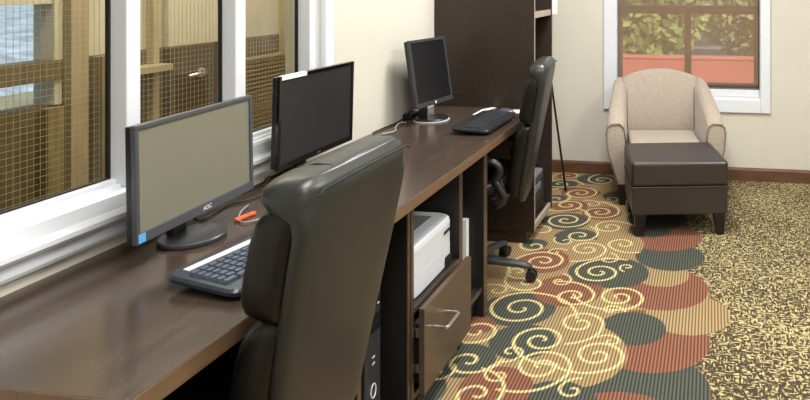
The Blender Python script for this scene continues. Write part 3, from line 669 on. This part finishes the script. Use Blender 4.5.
# ------------------------------------------------------------------ office chairs
def xr(z): return 0.284+0.197*(z-0.43)
def chair(label, loc, yaw, slim=1.0):
    t = thing('office_chair', label, 'office chair', loc, yaw, 'black leather office chairs')
    secs = [(0.415, 0.10, 0.018), (0.425, 0.140, 0.030), (0.45, 0.172, 0.040), (0.50, 0.180, 0.046), (0.60, 0.187, 0.048), (0.72, 0.197, 0.050), (0.86, 0.209, 0.050), (0.97, 0.213, 0.050),
            (1.000, 0.214, 0.064), (1.020, 0.215, 0.122), (1.038, 0.215, 0.142), (1.058, 0.212, 0.140), (1.070, 0.205, 0.122), (1.079, 0.190, 0.080), (1.081, 0.170, 0.042)]
    rings = []
    for z, w, th in secs:
        th *= slim if z > 1.0 else 1.0
        rear = xr(z) - (0.0 if z < 1.05 else (z-1.05)*0.55 + (0.012 if z > 1.076 else 0))
        rings.append(sell(rear-th/2, 0, z, th/2, w, 4.2, 40))
    MB().loft(rings).obj('back_shell', M['leather_shell'], t, smooth=True)
    def cush(nm, z0, z1, w, th, front):
        rings = []
        for k in range(13):
            u = k/12; s = (1-abs(2*u-1)**5)
            zz = z0+(z1-z0)*u; ww = w*(0.93+0.07*s**0.7); tt = slim*th*(0.5+0.5*s**0.6)
            rings.append(sell(xr(zz)-0.026-tt/2, 0, zz, tt/2, ww, 5.0, 44))
        return MB().loft(rings).obj(nm, M['leather'], t, smooth=True)
    cush('headrest', 0.80, 1.030, 0.216, 0.116, 0)
    cush('back_cushion', 0.455, 0.80, 0.198, 0.112, 0)
    pr = [(xr(1.06)-0.0065, y, zz) for y, zz in ((-0.200, 1.050), (-0.18, 1.060), (0.0, 1.0615), (0.18, 1.060), (0.200, 1.050))]
    MB().tube(pr, 0.0022, 6).obj('rear_seam', M['seam'], t, smooth=True)
    MB().tube([(xr(1.06)-0.142*slim, -0.085, 1.055), (xr(1.06)-0.125*slim, -0.085, 1.0735), (xr(1.06)-0.08*slim, -0.085, 1.0812), (xr(1.06)-0.045, -0.085, 1.0800), (xr(1.06)-0.02, -0.085, 1.0735), (xr(1.06)-0.007, -0.085, 1.0625)], 0.0022, 6).obj('cross_seam', M['seam'], t, smooth=True)
    rings = [sell(-0.02, 0, zz, 0.25*s, 0.235*s, 4.0, 36) for zz, s in ((0.445, 0.9), (0.452, 0.97), (0.475, 1.0), (0.51, 1.0), (0.53, 0.97), (0.54, 0.88))]
    MB().loft(rings).obj('seat', M['leather'], t, smooth=True)
    for s in (-1, 1):
        y = s*0.265
        path = [(0.15, s*0.235, 0.458), (0.17, y, 0.452), (0.205, y, 0.475), (0.185, y, 0.525), (0.165, y, 0.560), (0.185, y, 0.595), (0.175, y, 0.630), (0.12, y, 0.650), (0.0, y, 0.655), (-0.14, y, 0.648), (-0.19, y, 0.62), (-0.18, y, 0.55), (-0.13, y, 0.47), (-0.11, s*0.235, 0.456)]
        P = [Vector(p) for p in path]; sm = []
        for i in range(len(P)-1):
            p0, p1, p2, p3 = P[max(i-1, 0)], P[i], P[i+1], P[min(i+2, len(P)-1)]
            for k in range(4):
                u = k/4; sm.append(0.5*((2*p1)+(p2-p0)*u+(2*p0-5*p1+4*p2-p3)*u*u+(3*p1-p0-3*p2+p3)*u**3))
        sm.append(P[-1])
        a = MB().tube(sm, 0.020, 10).obj('armrest', M['plastic'], t, smooth=True)
        MB().loft([sell(-0.02, y, zz, 0.13*k, 0.029*k, 3, 20) for zz, k in ((0.669, 0.9), (0.676, 1), (0.690, 0.97), (0.694, 0.85))]).obj('arm_pad', M['armgrey'], a, smooth=True)
    MB().box((-0.12, -0.1, 0.405), (0.13, 0.1, 0.444)).obj('tilt_mechanism', M['plastic'], t, 0.01)
    MB().tube([(0.12, 0, 0.42), (0.22, 0, 0.44), (0.262, 0, 0.50)], 0.02, 8).obj('back_bracket', M['plastic'], t, smooth=True)
    MB().lathe([(0.035, 0.10), (0.034, 0.25), (0.022, 0.252), (0.022, 0.405)], n=20).obj('gas_column', M['plastic'], t)
    MB().lathe([(0.045, 0.07), (0.05, 0.09), (0.045, 0.118), (0.036, 0.125)], n=20).obj('base_hub', M['armgrey'], t)
    for k in range(5):
        a = math.radians(-5.0+72*k); R = Matrix.Rotation(a, 4, 'Z')
        rings = []
        for u, r_, z_, w_, h_ in ((0, 0.03, 0.097, 0.028, 0.024), (0.4, 0.12, 0.092, 0.025, 0.020), (0.8, 0.26, 0.078, 0.022, 0.016), (1, 0.302, 0.070, 0.018, 0.013)):
            rings.append([R @ Vector((r_, w_*math.cos(j*PI/6)*1.0, z_+h_*math.sin(j*PI/6))) for j in range(12)])
        lg = MB().loft(rings).obj('leg', M['armgrey'], t, smooth=True)
        cs = MB()
        for s in (-1, 1):
            c0 = R @ Vector((0.302, s*0.006, 0.028)); c1 = R @ Vector((0.302, s*0.024, 0.028))
            cs.tube([c0, c1], [0.028, 0.026], 16)
        cs.tube([R @ Vector((0.292, 0, 0.03)), R @ Vector((0.296, 0, 0.07))], 0.008, 8)
        cs.obj('caster', M['rubber'], lg, smooth=False)
    return t
chair('black leather office chair nearest the viewer, its back toward us', (0.425, 1.398, 0), 0.0)
chair('black leather office chair at the far desk kneehole beside the bookcase', (0.396, 3.225, 0), math.radians(7.5), 0.72)

# ------------------------------------------------------------------ armchair
ac = thing('armchair', 'beige upholstered tub armchair with sloping arms under the back window', 'armchair', (1.232, 4.735, 0), math.radians(9))
# local: y back (+) to front (-), x across
W, D = 0.39, 0.30
# back panel with arched top
def arch(x): return 0.762+0.078*(1-(x/0.30)**2)
n = 15; fr, bkp = [], []
rings = []
for k in range(n):
    x = -0.275+0.55*k/(n-1); zt = arch(x)
    rings.append([(x, 0.15+0.05*0, 0.36), (x, 0.13, 0.40), (x, 0.145, 0.58), (x, 0.185, zt-0.03), (x, 0.205, zt-0.006), (x, 0.235, zt), (x, 0.27, zt-0.006), (x, 0.29, zt-0.04), (x, 0.29, 0.3), (x, 0.29, 0.16), (x, 0.2, 0.16)])
MB().loft(rings).obj('backrest', M['fabric'], ac, 0.0, smooth=True)
for s in (-1, 1):
    rings = []
    for k in range(13):
        u = k/12
        y = 0.285 - u*0.565
        zt = 0.765 - 0.225*max(0, (u-0.10)/0.90)**1.15
        xo = 0.335+0.055*min(1, u*1.15); xi = 0.238+0.030*u
        if u > 0.97: zt -= 0.004
        e = 0.024
        xo_b = 0.318 + 0.0*u
        rings.append([(s*xo_b, y, 0.14), (s*(xo-0.01), y, 0.36), (s*xo, y, zt-0.06), (s*(xo-0.008), y, zt-0.02), (s*(xo-0.03), y, zt), (s*(xi+0.035), y, zt+0.002), (s*(xi+0.008), y, zt-0.022), (s*xi, y, zt-0.07), (s*(xi-0.006), y, 0.40), (s*(xi-0.006), y, 0.14)])
    a = MB().loft(rings).obj('arm', M['fabric'], ac, 0.006, 2, smooth=True)
    pth = [Vector(p)+Vector((0, -0.002, 0)) for p in rings[-1][:-1]]
    MB().tube(pth, 0.0055, 8).obj('piping', M['piping'], a, smooth=True)
    # seam between arm and back
    MB().tube([(s*0.240, 0.130, 0.42), (s*0.240, 0.146, 0.6), (s*0.241, 0.182, 0.72), (s*0.250, 0.205, 0.768)], 0.005, 8).obj('seam', M['piping'], a, smooth=True)
rings = [[(sx*0.232*k, yy, zz) for sx, yy in ((-1, 0.128), (1, 0.128), (1, -0.272), (-1, -0.272))] for zz, k in ((0.27, 0.99), (0.415, 1.0))]
MB().loft(rings).obj('seat_cushion', M['fabric'], ac, 0.022, 4)
MB().box((-0.231, -0.262, 0.14), (0.231, 0.18, 0.268)).obj('seat_rail', M['fabric'], ac, 0.008)
for sx in (-1, 1):
    for yy in (-0.235, 0.235):
        q = MB().loft([[(sx*0.285+dx*0.020, yy+dy*0.020, 0.0) for dx, dy in ((-1, -1), (1, -1), (1, 1), (-1, 1))], [(sx*0.29+dx*0.030, yy+dy*0.030, 0.139) for dx, dy in ((-1, -1), (1, -1), (1, 1), (-1, 1))]])
        q.obj('leg', M['leg'], ac, 0.002)

# ------------------------------------------------------------------ ottoman
ot = thing('ottoman', 'dark brown leather cube ottoman in front of the beige armchair', 'ottoman', (1.34, 4.175, 0), math.radians(12.5))
hw, hd = 0.282, 0.245
MB().box((-hw, -hd, 0.285), (hw, hd, 0.432)).obj('cushion_top', M['brownleather'], ot, 0.022, 4)
MB().box((-hw+0.004, -hd+0.004, 0.125), (hw-0.004, hd-0.004, 0.283)).obj('upholstered_base', M['brownleather'], ot, 0.008, 3)
q = [(-hw+0.003, -hd+0.003, 0.284), (hw-0.003, -hd+0.003, 0.284), (hw-0.003, hd-0.003, 0.284), (-hw+0.003, hd-0.003, 0.284), (-hw+0.003, -hd+0.003, 0.284)]
MB().tube(q, 0.005, 6).obj('piping', M['seam'], ot)
for sx in (-1, 1):
    for sy in (-1, 1):
        q = MB().loft([[(sx*(hw-0.045)+dx*0.021, sy*(hd-0.035)+dy*0.021, 0.0) for dx, dy in ((-1, -1), (1, -1), (1, 1), (-1, 1))],
                       [(sx*(hw-0.052)+dx*0.034, sy*(hd-0.040)+dy*0.034, 0.124) for dx, dy in ((-1, -1), (1, -1), (1, 1), (-1, 1))]])
        q.obj('leg', M['leg'], ot, 0.002)

# ------------------------------------------------------------------ light
def area(name, loc, sx, sy, power, col=(1, 0.985, 0.96), rot=(0, 0, 0)):
    l = bpy.data.lights.new(name, 'AREA'); l.shape = 'RECTANGLE'; l.size = sx; l.size_y = sy; l.energy = power; l.color = col
    o = bpy.data.objects.new(name, l); C.objects.link(o); o.location = loc; o.rotation_euler = rot
    return o
area('ceiling_lamp', (1.15, 3.55, ZC-0.02), 0.6, 0.6, 66)
area('ceiling_lamp', (1.3, 1.0, ZC-0.02), 0.6, 1.2, 52)
area('ceiling_lamp', (2.9, 2.4, ZC-0.02), 0.6, 1.2, 62)
area('ceiling_lamp', (2.4, -0.6, ZC-0.02), 0.6, 1.2, 40)
area('lobby_fill', (-0.9, 3.2, ZC-0.02), 0.5, 3.0, 85)  # added fill light without a known fixture, brightens the lobby
sun = bpy.data.lights.new('sun', 'SUN'); sun.energy = 6.0; sun.angle = math.radians(2); sun.color = (1, 0.96, 0.9)
so = bpy.data.objects.new('sun', sun); C.objects.link(so)
so.rotation_euler = Vector((-0.35, 0.62, -0.7)).to_track_quat('-Z', 'Y').to_euler()
w = bpy.data.worlds.new('sky'); bpy.context.scene.world = w; w.use_nodes = True
nt = w.node_tree; bg = nt.nodes['Background']
tc = nt.nodes.new('ShaderNodeTexCoord'); sp = nt.nodes.new('ShaderNodeSeparateXYZ'); nt.links.new(tc.outputs['Generated'], sp.inputs[0])
rp = nt.nodes.new('ShaderNodeValToRGB'); nt.links.new(sp.outputs[2], rp.inputs[0])
rp.color_ramp.elements[0].position = 0.0; rp.color_ramp.elements[0].color = (0.42, 0.64, 0.98, 1)
rp.color_ramp.elements[1].position = 0.5; rp.color_ramp.elements[1].color = (0.24, 0.47, 0.90, 1)
nt.links.new(rp.outputs[0], bg.inputs['Color']); bg.inputs['Strength'].default_value = 1.3

# ------------------------------------------------------------------ camera
cam = bpy.data.cameras.new('camera'); co = bpy.data.objects.new('camera', cam); C.objects.link(co)
cam.sensor_fit = 'HORIZONTAL'; cam.sensor_width = 36.0; cam.lens = 680*36/810
cam.shift_x = (405-602.57)/810; cam.shift_y = (-16.87-200)/810
cam.clip_start = 0.05; cam.clip_end = 200
co.location = (1.5701, 0.0, 1.4603); co.rotation_euler = (PI/2, 0, 0.1591)
sc = bpy.context.scene; sc.camera = co
sc.view_settings.view_transform = 'Standard'; sc.view_settings.look = 'None'; sc.view_settings.gamma = 1.0
sc.view_settings.use_curve_mapping = False; sc.view_settings.exposure = 0.1
sc.cycles.max_bounces = 10; sc.cycles.transparent_max_bounces = 24; sc.cycles.use_denoising = True
sc.cycles.caustics_reflective = False; sc.cycles.caustics_refractive = False; sc.cycles.sample_clamp_indirect = 6
